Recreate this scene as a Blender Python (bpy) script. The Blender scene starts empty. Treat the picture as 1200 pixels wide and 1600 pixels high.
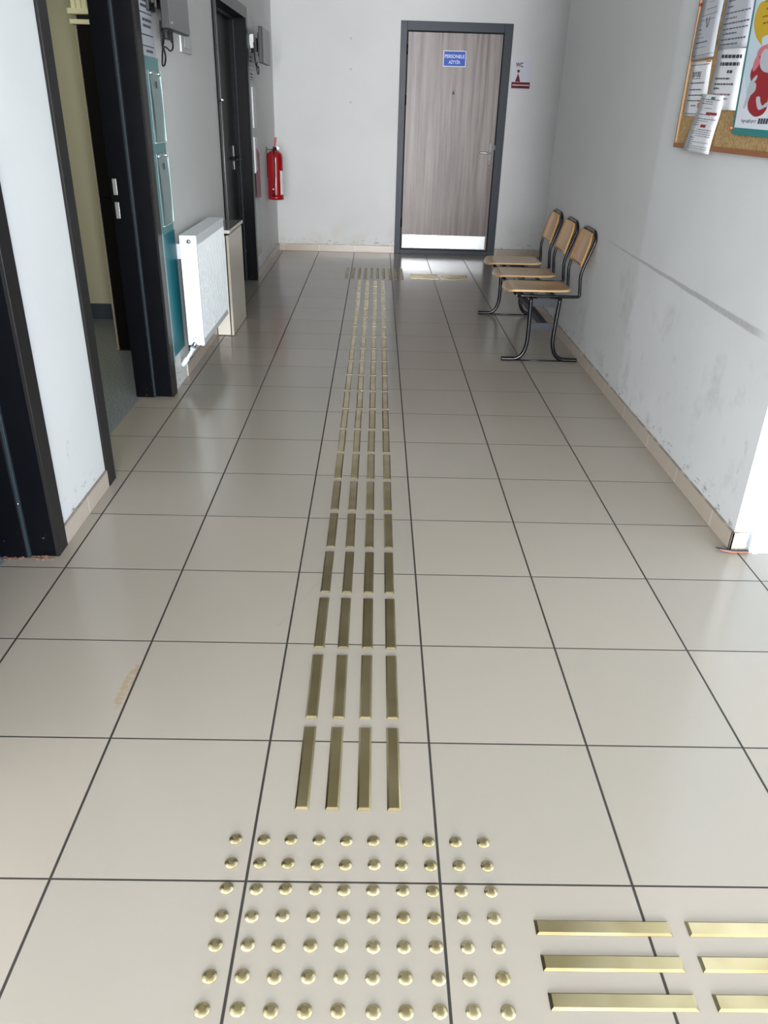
import bpy, bmesh, math, random
from mathutils import Vector, Matrix
random.seed(7)
S = bpy.context.scene
COL = S.collection

def lin(c):
    c = c / 255.0
    return c / 12.92 if c <= 0.04045 else ((c + 0.055) / 1.055) ** 2.4
def rgb(r, g, b): return (lin(r), lin(g), lin(b), 1.0)

# ------------------------------------------------------------------ camera, light, exposure
cam_d = bpy.data.cameras.new('camera'); cam = bpy.data.objects.new('camera', cam_d); COL.objects.link(cam)
f, p, y, r = 1205.03, 0.477903484, 0.019887086, 0.029808255
fw = Vector((math.sin(y) * math.cos(p), math.cos(y) * math.cos(p), -math.sin(p)))
rt = Vector((math.cos(y), -math.sin(y), 0)); up = rt.cross(fw)
rt2 = math.cos(r) * rt + math.sin(r) * up; up2 = -math.sin(r) * rt + math.cos(r) * up
M = Matrix((rt2, up2, -fw)).transposed().to_4x4()
M.translation = Vector((0.24009, -1.06066, 1.41118))
cam.matrix_world = M
cam_d.sensor_fit = 'VERTICAL'; cam_d.sensor_height = 24.0; cam_d.lens = f / 1600 * 24.0
cam_d.clip_start = 0.05; cam_d.clip_end = 100
S.camera = cam
S.view_settings.view_transform = 'Standard'; S.view_settings.look = 'None'
S.view_settings.gamma = 1.0; S.view_settings.use_curve_mapping = False
S.view_settings.exposure = 0.50

W = bpy.data.worlds.new('world'); S.world = W; W.use_nodes = True
W.node_tree.nodes['Background'].inputs[0].default_value = (0.75, 0.87, 1.0, 1)
W.node_tree.nodes['Background'].inputs[1].default_value = 0.6

def area(name, loc, rot, sx, sy, power, col):
    d = bpy.data.lights.new(name, 'AREA'); d.shape = 'RECTANGLE'; d.size = sx; d.size_y = sy
    d.energy = power; d.color = col
    o = bpy.data.objects.new(name, d); o.location = loc; o.rotation_euler = rot; COL.objects.link(o)
    return o
# daylight through the glazed entrance behind the camera and the right side window of the lobby
area('daylight_back', (0.5, -7.75, 1.6), (math.radians(90), 0, 0), 5.6, 2.5, 1180, (0.98, 0.985, 1.0))
area('daylight_side', (4.92, -1.2, 1.5), (math.radians(90), 0, math.radians(90)), 4.4, 2.4, 100, (0.64, 0.82, 1.0))
area('fill_left', (-3.92, -2.6, 1.5), (math.radians(90), 0, math.radians(-90)), 3.6, 2.4, 105, (0.86, 0.93, 1.0))  # added fill from an unseen left side, lifts the right wall
area('office_ceiling_light', (-2.1, 3.2, 2.52), (0, 0, 0), 0.6, 0.6, 6, (1.0, 0.98, 0.86))

# ------------------------------------------------------------------ materials
def mat(name, col, rough=0.5, metal=0.0, spec=0.5, coat=0.0):
    m = bpy.data.materials.new(name); m.use_nodes = True
    b = m.node_tree.nodes['Principled BSDF']
    b.inputs['Base Color'].default_value = col; b.inputs['Roughness'].default_value = rough
    b.inputs['Metallic'].default_value = metal; b.inputs['Specular IOR Level'].default_value = spec
    b.inputs['Coat Weight'].default_value = coat
    return m
class NT:
    def __init__(s, m): s.t = m.node_tree; s.b = s.t.nodes['Principled BSDF']
    def n(s, k, **kw):
        o = s.t.nodes.new(k)
        for a, v in kw.items(): setattr(o, a, v)
        return o
    def set(s, sock, v):
        if isinstance(v, bpy.types.NodeSocket): s.t.links.new(v, sock)
        else: sock.default_value = v
    def math(s, op, a, b=0.0, c=None, clamp=False):
        o = s.n('ShaderNodeMath', operation=op); o.use_clamp = clamp
        s.set(o.inputs[0], a); s.set(o.inputs[1], b)
        if c is not None: s.set(o.inputs[2], c)
        return o.outputs[0]
    def mix(s, fac, a, b):
        o = s.n('ShaderNodeMix', data_type='RGBA')
        s.set(o.inputs[0], fac); s.set(o.inputs[6], a); s.set(o.inputs[7], b)
        return o.outputs[2]
    def pos(s):
        g = s.n('ShaderNodeNewGeometry'); x = s.n('ShaderNodeSeparateXYZ')
        s.t.links.new(g.outputs['Position'], x.inputs[0]); return g.outputs['Position'], x.outputs
    def noise(s, vec, scale, detail=2, rough=0.5, sc=None):
        if sc is not None:
            mp = s.n('ShaderNodeMapping'); mp.inputs['Scale'].default_value = sc
            s.set(mp.inputs[0], vec); vec = mp.outputs[0]
        o = s.n('ShaderNodeTexNoise'); s.set(o.inputs['Vector'], vec)
        o.inputs['Scale'].default_value = scale; o.inputs['Detail'].default_value = detail
        o.inputs['Roughness'].default_value = rough
        return o.outputs[0]
    def ramp(s, v, a, b):   # smooth 0..1 between a and b
        o = s.n('ShaderNodeMapRange', interpolation_type='SMOOTHSTEP')
        s.set(o.inputs[0], v); o.inputs[1].default_value = a; o.inputs[2].default_value = b
        return o.outputs[0]
    def bump(s, h, strength, dist=0.01):
        o = s.n('ShaderNodeBump'); s.set(o.inputs['Height'], h)
        o.inputs['Strength'].default_value = strength; o.inputs['Distance'].default_value = dist
        s.t.links.new(o.outputs[0], s.b.inputs['Normal'])

def floor_tiles():
    m = mat('floor_tiles', rgb(200, 190, 172), 0.16, spec=0.32); t = NT(m); P, X = t.pos()
    def line(c, w):
        fr = t.math('FRACT', t.math('ADD', t.math('DIVIDE', c, 0.4), 50.5))
        d = t.math('MULTIPLY', t.math('ABSOLUTE', t.math('SUBTRACT', fr, 0.5)), 0.4)
        return d, t.math('SUBTRACT', 1.0, t.ramp(d, w * 0.75, w * 1.25))
    dx, lx = line(X[0], 0.0030); dy, ly = line(X[1], 0.0022)
    g = t.math('MAXIMUM', lx, ly)
    ix = t.math('FLOOR', t.math('ADD', t.math('DIVIDE', X[0], 0.4), 50)); iy = t.math('FLOOR', t.math('ADD', t.math('DIVIDE', X[1], 0.4), 50))
    cb = t.n('ShaderNodeCombineXYZ'); t.set(cb.inputs[0], ix); t.set(cb.inputs[1], iy)
    wn = t.n('ShaderNodeTexWhiteNoise'); t.set(wn.inputs['Vector'], cb.outputs[0])
    c1 = t.mix(wn.outputs[0], rgb(151, 145, 137), rgb(157, 149, 140))
    nz = t.noise(P, 3.0, 4)
    c2 = t.mix(t.math('MULTIPLY', nz, 0.25), c1, rgb(146, 142, 131))
    # brown scuff mark on one tile joint
    ex = t.math('DIVIDE', t.math('SUBTRACT', X[0], t.math('ADD', -0.446, t.math('MULTIPLY', X[1], 0.05))), 0.016)
    ey = t.math('DIVIDE', t.math('SUBTRACT', X[1], 0.60), 0.095)
    e = t.math('ADD', t.math('POWER', ex, 2.0), t.math('POWER', t.math('ABSOLUTE', ey), 3.0))
    sm = t.math('MULTIPLY', t.math('SUBTRACT', 1.0, t.ramp(e, 0.6, 1.1)), t.ramp(t.noise(P, 60, 3), 0.3, 0.6))
    c3 = t.mix(t.math('MULTIPLY', sm, 0.9), c2, rgb(150, 132, 104))
    # pale scratch across two tiles
    sd = t.math('ABSOLUTE', t.math('SUBTRACT', t.math('MULTIPLY', t.math('SUBTRACT', X[0], 0.02), 2.35), t.math('SUBTRACT', X[1], 1.02)))
    sc = t.math('MULTIPLY', t.math('SUBTRACT', 1.0, t.ramp(sd, 0.006, 0.02)), t.math('LESS_THAN', t.math('ABSOLUTE', t.math('SUBTRACT', X[1], 1.08)), 0.26))
    sc = t.math('MULTIPLY', sc, t.ramp(t.noise(P, 25, 2), 0.4, 0.7))
    c3 = t.mix(t.math('MULTIPLY', sc, 0.3), c3, rgb(140, 132, 118))
    c4 = t.mix(g, c3, rgb(50, 47, 44))
    t.set(t.b.inputs['Base Color'], c4)
    t.set(t.b.inputs['Roughness'], t.math('ADD', t.math('MULTIPLY', g, 0.5), t.math('ADD', 0.13, t.math('MULTIPLY', t.noise(P, 2.2, 3), 0.10))))
    h = t.math('ADD', t.math('MULTIPLY', t.math('SUBTRACT', 1.0, g), 1.0), t.math('MULTIPLY', t.noise(P, 6.0, 2), 0.05))
    t.bump(h, 0.35, 0.002)
    return m

def plaster(name, col, dirt=None, amount=0.35, low=0.0):
    m = mat(name, col, 0.62, spec=0.3); t = NT(m); P, X = t.pos()
    nz = t.ramp(t.noise(P, 1.3, 4), 0.35, 0.7)
    d = tuple(c * 0.88 for c in col[:3]) + (1,)
    c = t.mix(t.math('MULTIPLY', nz, 0.5), col, d)
    # dirty smears near the floor
    s1 = t.ramp(t.noise(P, 9.0, 6, 0.7, (1, 1, 0.6)), 0.60, 0.72)
    lowm = t.math('SUBTRACT', 1.0, t.ramp(X[2], 0.15, 0.75))
    c = t.mix(t.math('MULTIPLY', t.math('MULTIPLY', s1, lowm), amount), c, rgb(120, 118, 116))
    s2 = t.ramp(t.noise(P, 16.0, 5, 0.7, (1, 1, 2.2)), 0.56, 0.66)
    lm2 = t.math('SUBTRACT', 1.0, t.ramp(X[2], 0.08, 0.17))
    c = t.mix(t.math('MULTIPLY', t.math('MULTIPLY', s2, lm2), min(1.0, amount * 2.2)), c, rgb(100, 92, 84))
    if dirt: c = dirt(t, P, X, c)
    t.set(t.b.inputs['Base Color'], c)
    t.bump(t.math('ADD', t.noise(P, 3.0, 4), t.math('MULTIPLY', t.noise(P, 40.0, 2), 0.15)), 0.25, 0.01)
    return m

def far_marks(t, P, X, c):
    # three old screw holes in a column and a patched area beside them
    f_ = None
    for z in (2.065, 1.796, 1.494):
        d = t.math('SQRT', t.math('ADD', t.math('POWER', t.math('ADD', X[0], 0.055), 2.0), t.math('POWER', t.math('SUBTRACT', X[2], z), 2.0)))
        m_ = t.math('SUBTRACT', 1.0, t.ramp(d, 0.006, 0.016)); f_ = m_ if f_ is None else t.math('MAXIMUM', f_, m_)
    c = t.mix(t.math('MULTIPLY', f_, 0.35), c, rgb(120, 120, 120))
    y2 = t.math('MULTIPLY', t.ramp(X[1], 8.0, 8.04), t.math('SUBTRACT', 1.0, t.ramp(X[2], .10, .42)))
    return t.mix(t.math('MULTIPLY', t.math('MULTIPLY', y2, t.ramp(t.noise(P, 5.0, 4), .4, .7)), 0.35), c, rgb(196, 182, 160))

def right_dirt(t, P, X, c):
    # rubbed groove left by chair backs, z about 0.77, widening towards the near end
    wv = t.math('MULTIPLY', t.math('SUBTRACT', t.noise(P, 5.0, 3), 0.5), 0.008)
    zc = t.math('ADD', 0.740, t.math('ADD', t.math('MULTIPLY', X[1], 0.013), wv))
    d = t.math('ABSOLUTE', t.math('SUBTRACT', X[2], zc))
    half = t.math('MAXIMUM', 0.003, t.math('SUBTRACT', 0.026, t.math('MULTIPLY', X[1], 0.0062)))
    band = t.math('SUBTRACT', 1.0, t.ramp(t.math('DIVIDE', d, half), 0.55, 1.15))
    rng = t.math('MULTIPLY', t.ramp(X[1], 1.52, 1.68), t.math('SUBTRACT', 1.0, t.ramp(X[1], 3.2, 3.9)))
    tx = t.math('ADD', 0.45, t.math('MULTIPLY', t.noise(P, 45.0, 4, 0.7), 0.8))
    c = t.mix(t.math('MULTIPLY', t.math('MULTIPLY', band, rng), t.math('MULTIPLY', tx, 0.5)), c, rgb(112, 108, 104))
    # darker rubbing on the wall behind the bench
    g = t.math('MULTIPLY', t.ramp(t.noise(P, 4.0, 5, 0.65), 0.52, 0.75), t.math('SUBTRACT', 1.0, t.ramp(X[2], 0.5, 0.95)))
    c = t.mix(t.math('MULTIPLY', g, 0.30), c, rgb(126, 124, 124))
    # older, greyer coat of paint beyond a soft vertical edge
    old = t.ramp(t.math('ADD', X[1], t.math('MULTIPLY', t.noise(P, 2.0, 3), 0.1)), 3.02, 3.10)
    return t.mix(t.math('MULTIPLY', old, 0.35), c, rgb(184, 185, 184))

def laminate():
    m = mat('grey_wood_laminate', rgb(120, 108, 104), 0.38); t = NT(m); P, X = t.pos()
    n1 = t.noise(P, 1.0, 5, 0.6, (26, 1, 0.8)); n2 = t.noise(P, 1.0, 3, 0.5, (11, 1, 0.6)); n3 = t.noise(P, 1.0, 3, 0.6, (120, 1, 2.5))
    c = t.mix(t.ramp(n1, 0.36, 0.66), rgb(94, 82, 79), rgb(142, 131, 128))
    c = t.mix(t.math('MULTIPLY', t.ramp(n2, 0.42, 0.68), 0.6), c, rgb(152, 141, 138))
    c = t.mix(t.math('MULTIPLY', t.ramp(n3, 0.5, 0.7), 0.3), c, rgb(84, 73, 70))
    t.set(t.b.inputs['Base Color'], c); return m

def plywood(name, base, dark, axis):
    m = mat(name, base, 0.28, coat=0.3); t = NT(m)
    tc = t.n('ShaderNodeTexCoord'); sc = (3, 55, 3) if axis == 'x' else (3, 40, 2)
    n1 = t.noise(tc.outputs['Object'], 1.0, 5, 0.6, sc); n2 = t.noise(tc.outputs['Object'], 1.0, 2, 0.5, (1.5, 7, 1.5))
    c = t.mix(t.ramp(n1, 0.35, 0.65), base, dark)
    c = t.mix(t.math('MULTIPLY', t.ramp(n2, 0.45, 0.62), 0.5), c, dark)
    t.set(t.b.inputs['Base Color'], c); return m

def brass():
    m = mat('brass', rgb(196, 178, 120), 0.24, 1.0); t = NT(m); P, X = t.pos()
    n = t.noise(P, 6.0, 2)
    t.set(t.b.inputs['Base Color'], t.mix(t.ramp(n, 0.35, 0.65), rgb(170, 157, 120), rgb(190, 178, 144)))
    t.set(t.b.inputs['Roughness'], t.math('ADD', 0.2, t.math('MULTIPLY', t.noise(P, 8.0, 2), 0.1)))
    return m
def cork():
    m = mat('cork', rgb(176, 146, 100), 0.85); t = NT(m); P, X = t.pos()
    c = t.mix(t.ramp(t.noise(P, 130, 3), 0.35, 0.65), rgb(186, 156, 110), rgb(148, 118, 76))
    c = t.mix(t.math('MULTIPLY', t.ramp(t.noise(P, 1.0, 4, 0.6, (60, 60, 14)), 0.5, 0.7), 0.4), c, rgb(200, 172, 126))
    t.set(t.b.inputs['Base Color'], c); return m
def skirting():
    m = mat('skirting_tile', rgb(196, 178, 160), 0.25); t = NT(m); P, X = t.pos()
    def line(c):
        fr = t.math('FRACT', t.math('ADD', t.math('DIVIDE', c, 0.4), 50.5))
        return t.math('SUBTRACT', 1.0, t.ramp(t.math('MULTIPLY', t.math('ABSOLUTE', t.math('SUBTRACT', fr, 0.5)), 0.4), 0.0015, 0.003))
    g = t.n('ShaderNodeNewGeometry'); sx = t.n('ShaderNodeSeparateXYZ'); t.t.links.new(g.outputs['Normal'], sx.inputs[0])
    fx = t.math('GREATER_THAN', t.math('ABSOLUTE', sx.outputs[0]), 0.5); fy = t.math('GREATER_THAN', t.math('ABSOLUTE', sx.outputs[1]), 0.5)
    l = t.math('MAXIMUM', t.math('MULTIPLY', line(X[1]), fx), t.math('MULTIPLY', line(X[0]), fy))
    c = t.mix(t.noise(P, 4.0, 3), rgb(180, 168, 155), rgb(191, 179, 167))
    c = t.mix(t.math('MULTIPLY', l, 0.8), c, rgb(228, 222, 212))
    # patchy dark line along the top edge
    top = t.math('MULTIPLY', t.ramp(X[2], 0.0705, 0.0735), t.ramp(t.noise(P, 12.0, 3), 0.25, 0.55))
    c = t.mix(t.math('MULTIPLY', top, 0.75), c, rgb(96, 90, 84))
    t.set(t.b.inputs['Base Color'], c); return m
def speckle_vinyl():
    m = mat('blue_grey_vinyl', rgb(120, 128, 134), 0.35); t = NT(m); P, X = t.pos()
    c = t.mix(t.ramp(t.noise(P, 90, 2), 0.4, 0.6), rgb(104, 114, 122), rgb(142, 148, 150))
    t.set(t.b.inputs['Base Color'], c); return m
def steel(name, c, r):
    m = mat(name, c, r, 1.0); t = NT(m); P, X = t.pos()
    t.set(t.b.inputs['Roughness'], t.math('ADD', r - 0.05, t.math('MULTIPLY', t.noise(P, 1.0, 3, 0.5, (8, 8, 200)), 0.12)))
    return m
def black_lacquer(name, c, r):
    m = mat(name, c, r, spec=0.13); t = NT(m); P, X = t.pos()
    chip = t.math('MULTIPLY', t.ramp(t.noise(P, 60.0, 4, 0.7), 0.66, 0.70), t.math('SUBTRACT', 1.0, t.ramp(X[2], 0.03, 0.14)))
    t.set(t.b.inputs['Base Color'], t.mix(t.math('MULTIPLY', chip, 0.7), c, rgb(150, 140, 132)))
    t.set(t.b.inputs['Roughness'], t.math('ADD', r - 0.04, t.math('MULTIPLY', t.noise(P, 9.0, 3), 0.08)))
    return m

FLOOR = floor_tiles()
WALL = plaster('wall_paint', rgb(218, 220, 221))
WALLF = plaster('wall_paint_far', rgb(218, 220, 221), far_marks)
WALLR = plaster('wall_paint_right', rgb(218, 220, 223), right_dirt, 0.35)
CEIL = mat('ceiling_paint', rgb(214, 214, 208), 0.8)
OFFW = mat('office_wall_cream', rgb(204, 200, 172), 0.7)
SKIRT = skirting()
BRASS = brass()
BLACKF = black_lacquer('black_frame_lacquer', rgb(9, 11, 16), 0.3)
BLACKC = black_lacquer('dark_casing_lacquer', rgb(34, 33, 34), 0.30)
CHAR = black_lacquer('charcoal_frame_paint', rgb(70, 76, 84), 0.35)
LEAFB = mat('black_door_leaf', rgb(6, 8, 12), 0.35, spec=.15)
LAM = laminate()
STEEL = steel('brushed_steel', (0.56, 0.58, 0.60, 1), 0.36)
CHROME = mat('chrome', (0.85, 0.86, 0.87, 1), 0.12, 1.0)
TUBE = mat('black_tube', rgb(12, 13, 18), 0.22, spec=.4)
GREYM = mat('grey_metal', rgb(44, 48, 55), 0.45, spec=.25)
PLYS = plywood('seat_plywood', rgb(190, 158, 116), rgb(168, 134, 92), 'x')
PLYB = plywood('back_plywood', rgb(208, 158, 82), rgb(172, 124, 66), 'z')
WHITEM = mat('white_enamel', rgb(226, 234, 238), 0.3)
BEIGE = mat('beige_gloss_board', rgb(190, 184, 170), 0.22)
EDGE = mat('cream_board_edge', rgb(222, 218, 208), 0.45)
GAP = mat('dark_gap', rgb(24, 22, 20), 0.8)
RED = mat('extinguisher_red', rgb(158, 6, 18), 0.28, coat=0.4)
RUBBER = mat('black_rubber', rgb(16, 16, 17), 0.5)
TEAL = mat('teal_board_pale', rgb(84, 140, 142), 0.35)
TEALD = mat('teal_board_deep', rgb(0, 112, 126), 0.35)
TEALE = mat('teal_board_edge', rgb(132, 178, 182), 0.35)
PAPER = mat('paper', rgb(226, 228, 234), 0.6)
PAPERG = mat('paper_grey', rgb(186, 190, 200), 0.6)
INK = mat('ink', rgb(62, 62, 72), 0.7)
INKL = mat('ink_light', rgb(128, 130, 142), 0.7)
ACR = mat('acrylic_pocket', rgb(122, 144, 146), 0.3)
ACRE = mat('acrylic_edge', rgb(176, 204, 206), 0.25)
DRED = mat('dark_red_print', rgb(104, 4, 22), 0.5, spec=.25)
REDP = mat('red_print', rgb(150, 10, 26), 0.45)
PINKP = mat('pink_print', rgb(214, 116, 130), 0.45)
SKYP = mat('sky_print', rgb(172, 208, 228), 0.4)
YELP = mat('yellow_print', rgb(206, 168, 22), 0.45)
TEALP = mat('teal_print', rgb(28, 126, 126), 0.4)
BLUEP = mat('blue_sign', rgb(26, 82, 196), 0.45, spec=.3)
WHITEP = mat('white_print', rgb(238, 240, 242), 0.5)
MON = mat('monitor_face', rgb(88, 90, 94), 0.3)
MONB = mat('monitor_plastic', rgb(24, 24, 26), 0.4)
BROWNF = mat('board_frame_wood', rgb(150, 96, 58), 0.45)
FRAMEE = mat('board_frame_edge', rgb(158, 124, 88), 0.4)
CAB = mat('dark_cabinet_board', rgb(9, 7, 6), 0.6, spec=.12)
CREAM = mat('cream_plastic', rgb(224, 220, 184), 0.5)
OFFB = mat('office_skirting', rgb(66, 74, 84), 0.4)
GREENP = mat('green_print', rgb(20, 84, 74), 0.4)
ORANGE = mat('orange_wire', rgb(206, 112, 60), 0.5)
BROWNW = mat('brown_wire', rgb(120, 62, 40), 0.5)
BLUEW = mat('grey_wire', rgb(70, 74, 92), 0.5)
VINYL = speckle_vinyl()
GLINT = mat('blue_grey_glint', rgb(38, 48, 55), 0.4, spec=.25)  # highlight of the jamb edge put into a paler colour
BEAD_GLINT = mat('bead_glint', rgb(112, 116, 118), 0.25)  # lighter grey paints in the highlight on the black beading
DUST = mat('broken_plaster', rgb(120, 92, 80), 0.9)

# ------------------------------------------------------------------ builders
class MB:
    def __init__(s): s.bm = bmesh.new(); s.mi = 0
    def _tag(s, faces, mi):
        for f_ in faces: f_.material_index = mi
    def box(s, x0, x1, y0, y1, z0, z1, bev=0.0, mi=0, seg=2):
        b = bmesh.new(); bmesh.ops.create_cube(b, size=1.0)
        for v in b.verts: v.co = Vector(((x0 + x1) / 2 + v.co.x * (x1 - x0), (y0 + y1) / 2 + v.co.y * (y1 - y0), (z0 + z1) / 2 + v.co.z * (z1 - z0)))
        if bev: bmesh.ops.bevel(b, geom=b.edges[:], offset=bev, segments=seg, affect='EDGES', profile=0.5)
        s.add(b, mi); return s
    def add(s, b, mi=0, smooth=False):
        vm = {v: s.bm.verts.new(v.co) for v in b.verts}
        for f_ in b.faces:
            try:
                g = s.bm.faces.new([vm[v] for v in f_.verts]); g.material_index = mi; g.smooth = smooth
            except ValueError: pass
        b.free()
    def quad(s, pts, mi=0):
        g = s.bm.faces.new([s.bm.verts.new(Vector(q)) for q in pts]); g.material_index = mi; return g
    def prism(s, pts2, axis, a, b, mi=0, smooth=False):
        # outline pts2 in the plane normal to axis, extruded a..b
        def mk(u, v, w):
            return {'x': (w, u, v), 'y': (u, w, v), 'z': (u, v, w)}[axis]
        A = [s.bm.verts.new(mk(u, v, a)) for u, v in pts2]; B = [s.bm.verts.new(mk(u, v, b)) for u, v in pts2]
        n = len(pts2)
        for i in range(n):
            g = s.bm.faces.new([A[i], A[(i + 1) % n], B[(i + 1) % n], B[i]]); g.material_index = mi; g.smooth = smooth
        g = s.bm.faces.new(list(reversed(A))); g.material_index = mi
        g = s.bm.faces.new(B); g.material_index = mi
        return s
    def tube(s, pts, rad, seg=12, mi=0, closed=False, rads=None):
        pts = [Vector(q) for q in pts]; n = len(pts); rings = []
        prev = None
        for i, q in enumerate(pts):
            if closed: t = (pts[(i + 1) % n] - pts[i - 1]).normalized()
            else: t = (pts[min(i + 1, n - 1)] - pts[max(i - 1, 0)]).normalized()
            if prev is None:
                a = Vector((0, 0, 1)) if abs(t.z) < 0.9 else Vector((1, 0, 0)); u = t.cross(a).normalized()
            else: u = (prev - t * prev.dot(t)).normalized()
            prev = u; v = t.cross(u); R_ = rads[i] if rads else rad
            rings.append([s.bm.verts.new(q + (u * math.cos(2 * math.pi * k / seg) + v * math.sin(2 * math.pi * k / seg)) * R_) for k in range(seg)])
        m = n if closed else n - 1
        for i in range(m):
            a, b = rings[i], rings[(i + 1) % n]
            for k in range(seg):
                g = s.bm.faces.new([a[k], a[(k + 1) % seg], b[(k + 1) % seg], b[k]]); g.smooth = True; g.material_index = mi
        if not closed:
            g = s.bm.faces.new(list(reversed(rings[0]))); g.material_index = mi
            g = s.bm.faces.new(rings[-1]); g.material_index = mi
        return s
    def lathe(s, prof, c, seg=24, mi=0, axis='z', smooth=True):
        rings = []
        for R_, h in prof:
            ring = []
            for k in range(seg):
                a = 2 * math.pi * k / seg; u, v = R_ * math.cos(a), R_ * math.sin(a)
                d = {'z': (u, v, h), 'x': (h, u, v), 'y': (u, h, v)}[axis]
                ring.append(s.bm.verts.new(Vector(c) + Vector(d)))
            rings.append(ring)
        for a, b in zip(rings, rings[1:]):
            for k in range(seg):
                g = s.bm.faces.new([a[k], a[(k + 1) % seg], b[(k + 1) % seg], b[k]]); g.smooth = smooth; g.material_index = mi
        g = s.bm.faces.new(list(reversed(rings[0]))); g.material_index = mi
        g = s.bm.faces.new(rings[-1]); g.material_index = mi
        return s
    def build(s, name, mats, parent=None, **props):
        if not isinstance(mats, (list, tuple)): mats = [mats]
        bmesh.ops.recalc_face_normals(s.bm, faces=s.bm.faces[:])
        me = bpy.data.meshes.new(name)
        if parent is not None:      # geometry is written in world space: move into the parent's frame
            s.bm.transform(Matrix.Translation(-Vector(parent['o'])))
        elif 'at' in props:
            s.bm.transform(Matrix.Translation(-Vector(props['at'])))
        s.bm.to_mesh(me); s.bm.free()
        for m in mats: me.materials.append(m)
        o = bpy.data.objects.new(name, me); COL.objects.link(o)
        if parent is not None:
            o.parent = parent['e']
        elif 'at' in props: o.location = props.pop('at')
        for k, v in props.items():
            if v is not None: o[k] = v
        return o

def spline(pts, n=8):
    P = [Vector(q) for q in pts]; out = []
    for i in range(len(P) - 1):
        a, b, c, d = P[max(i - 1, 0)], P[i], P[i + 1], P[min(i + 2, len(P) - 1)]
        for k in range(n):
            t = k / n
            out.append(0.5 * ((2 * b) + (c - a) * t + (2 * a - 5 * b + 4 * c - d) * t * t + (3 * b - a - 3 * c + d) * t ** 3))
    out.append(P[-1]); return out

def thing(name, label, cat, loc, group=None, kind=None):
    o = bpy.data.objects.new(name, None); o.empty_display_size = 0.05; COL.objects.link(o)
    o.location = loc
    if label: o['label'] = label
    if cat: o['category'] = cat
    if group: o['group'] = group
    if kind: o['kind'] = kind
    return {'e': o, 'o': tuple(loc)}
def struct(name, mb, m, parent=None):
    o = mb.build(name, m, parent)
    if parent is None: o['kind'] = 'structure'
    return o
def sub(o, P):      # use a built part as parent for sub-parts (its origin is the thing's origin)
    return {'e': o, 'o': P['o']}

def text(mb, s_, cx, cz, width, height, fn, mi=0, depth=0.0006, bold=0.0):
    cu = bpy.data.curves.new('t', 'FONT'); cu.body = s_; cu.align_x = 'CENTER'; cu.size = 1.0; cu.offset = bold
    o = bpy.data.objects.new('t', cu); COL.objects.link(o)
    dg = bpy.context.evaluated_depsgraph_get(); me = bpy.data.meshes.new_from_object(o.evaluated_get(dg))
    vs = [v.co.copy() for v in me.vertices]; fs = [tuple(q.vertices) for q in me.polygons]
    x0, x1 = min(v.x for v in vs), max(v.x for v in vs); z0, z1 = min(v.y for v in vs), max(v.y for v in vs)
    bvs = [mb.bm.verts.new(fn(cx + (v.x - (x0 + x1) / 2) / (x1 - x0) * width, cz + (v.y - (z0 + z1) / 2) / (z1 - z0) * height)) for v in vs]
    for q in fs:
        try:
            g = mb.bm.faces.new([bvs[i] for i in q]); g.material_index = mi
        except ValueError: pass
    bpy.data.objects.remove(o); bpy.data.curves.remove(cu); bpy.data.meshes.remove(me)

# ------------------------------------------------------------------ setting
XL, XR, YF = -0.856, 1.582, 8.048
XLB = -1.045
ZC = 2.9
mb = MB(); mb.box(-1.02, 5.0, -7.8, 8.2, -0.10, 0.0); mb.box(-4.0, -1.02, -7.8, 0.2, -0.10, 0.0); struct('floor', mb, FLOOR)
mb = MB(); mb.box(-3.0, -1.02, 0.2, 8.2, -0.10, 0.0); mb.build('floor', VINYL)['kind'] = 'structure'
mb = MB(); mb.box(-4.1, 5.1, -8.0, 8.2, ZC, ZC + 0.1); struct('ceiling', mb, CEIL)

F1 = (0.35, 1.275); F2 = (1.925, 2.98); F3 = (4.95, 6.27); ZT = 2.055
mb = MB(); e = 0.03
for a, b in ((0.10, F1[0] - e), (F1[1] + e, F2[0] - e), (F2[1] + e, F3[0] - e), (F3[1] + e, YF)):
    mb.box(XLB, XL, a, b, 0, ZC)
for a, b in (F1, F2, F3): mb.box(XLB, XL, a - e, b + e, ZT + e, ZC)
struct('wall_left', mb, WALL)
mb = MB(); mb.box(XLB, 3.2, YF, YF + 0.15, 0, ZC); struct('wall_far', mb, WALLF)
mb = MB(); mb.box(XR, 1.76, 1.42, 5.43, 0, ZC); struct('wall_right', mb, WALLR)
mb = MB(); mb.box(1.76, 5.0, 1.50, 1.64, 0, ZC); struct('wall_lobby', mb, WALL)
mb = MB(); mb.box(3.2, 3.3, 1.64, YF + .15, 0, ZC); struct('wall_recess', mb, WALL)
# lobby shell behind the camera with the two glazed openings
mb = MB(); mb.box(-4.0, -3.4, -7.95, -7.8, 0, ZC); mb.box(3.8, 5.0, -7.95, -7.8, 0, ZC); mb.box(-3.4, 3.8, -7.95, -7.8, 2.8, ZC)
mb.box(-3.4, 3.8, -7.95, -7.8, 0, .3); struct('wall_back', mb, WALL)
mb = MB(); mb.box(5.0, 5.15, -7.8, -3.4, 0, ZC); mb.box(5.0, 5.15, 1.0, 1.6, 0, ZC); mb.box(5.0, 5.15, -3.4, 1.0, 2.7, ZC); mb.box(5.0, 5.15, -3.4, 1.0, 0, .3); struct('wall_lobby_side', mb, WALL)
mb = MB(); mb.box(-4.15, -4.0, -7.8, -4.4, 0, ZC); mb.box(-4.15, -4.0, -.8, 0.2, 0, ZC); mb.box(-4.15, -4.0, -4.4, -.8, 2.7, ZC); mb.box(-4.15, -4.0, -4.4, -.8, 0, .3); mb.box(-4.15, XLB, 0.1, 0.2, 0, ZC); struct('wall_lobby_left', mb, WALL)  # unseen left part of the lobby, opened so the added fill reaches the right wall
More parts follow.
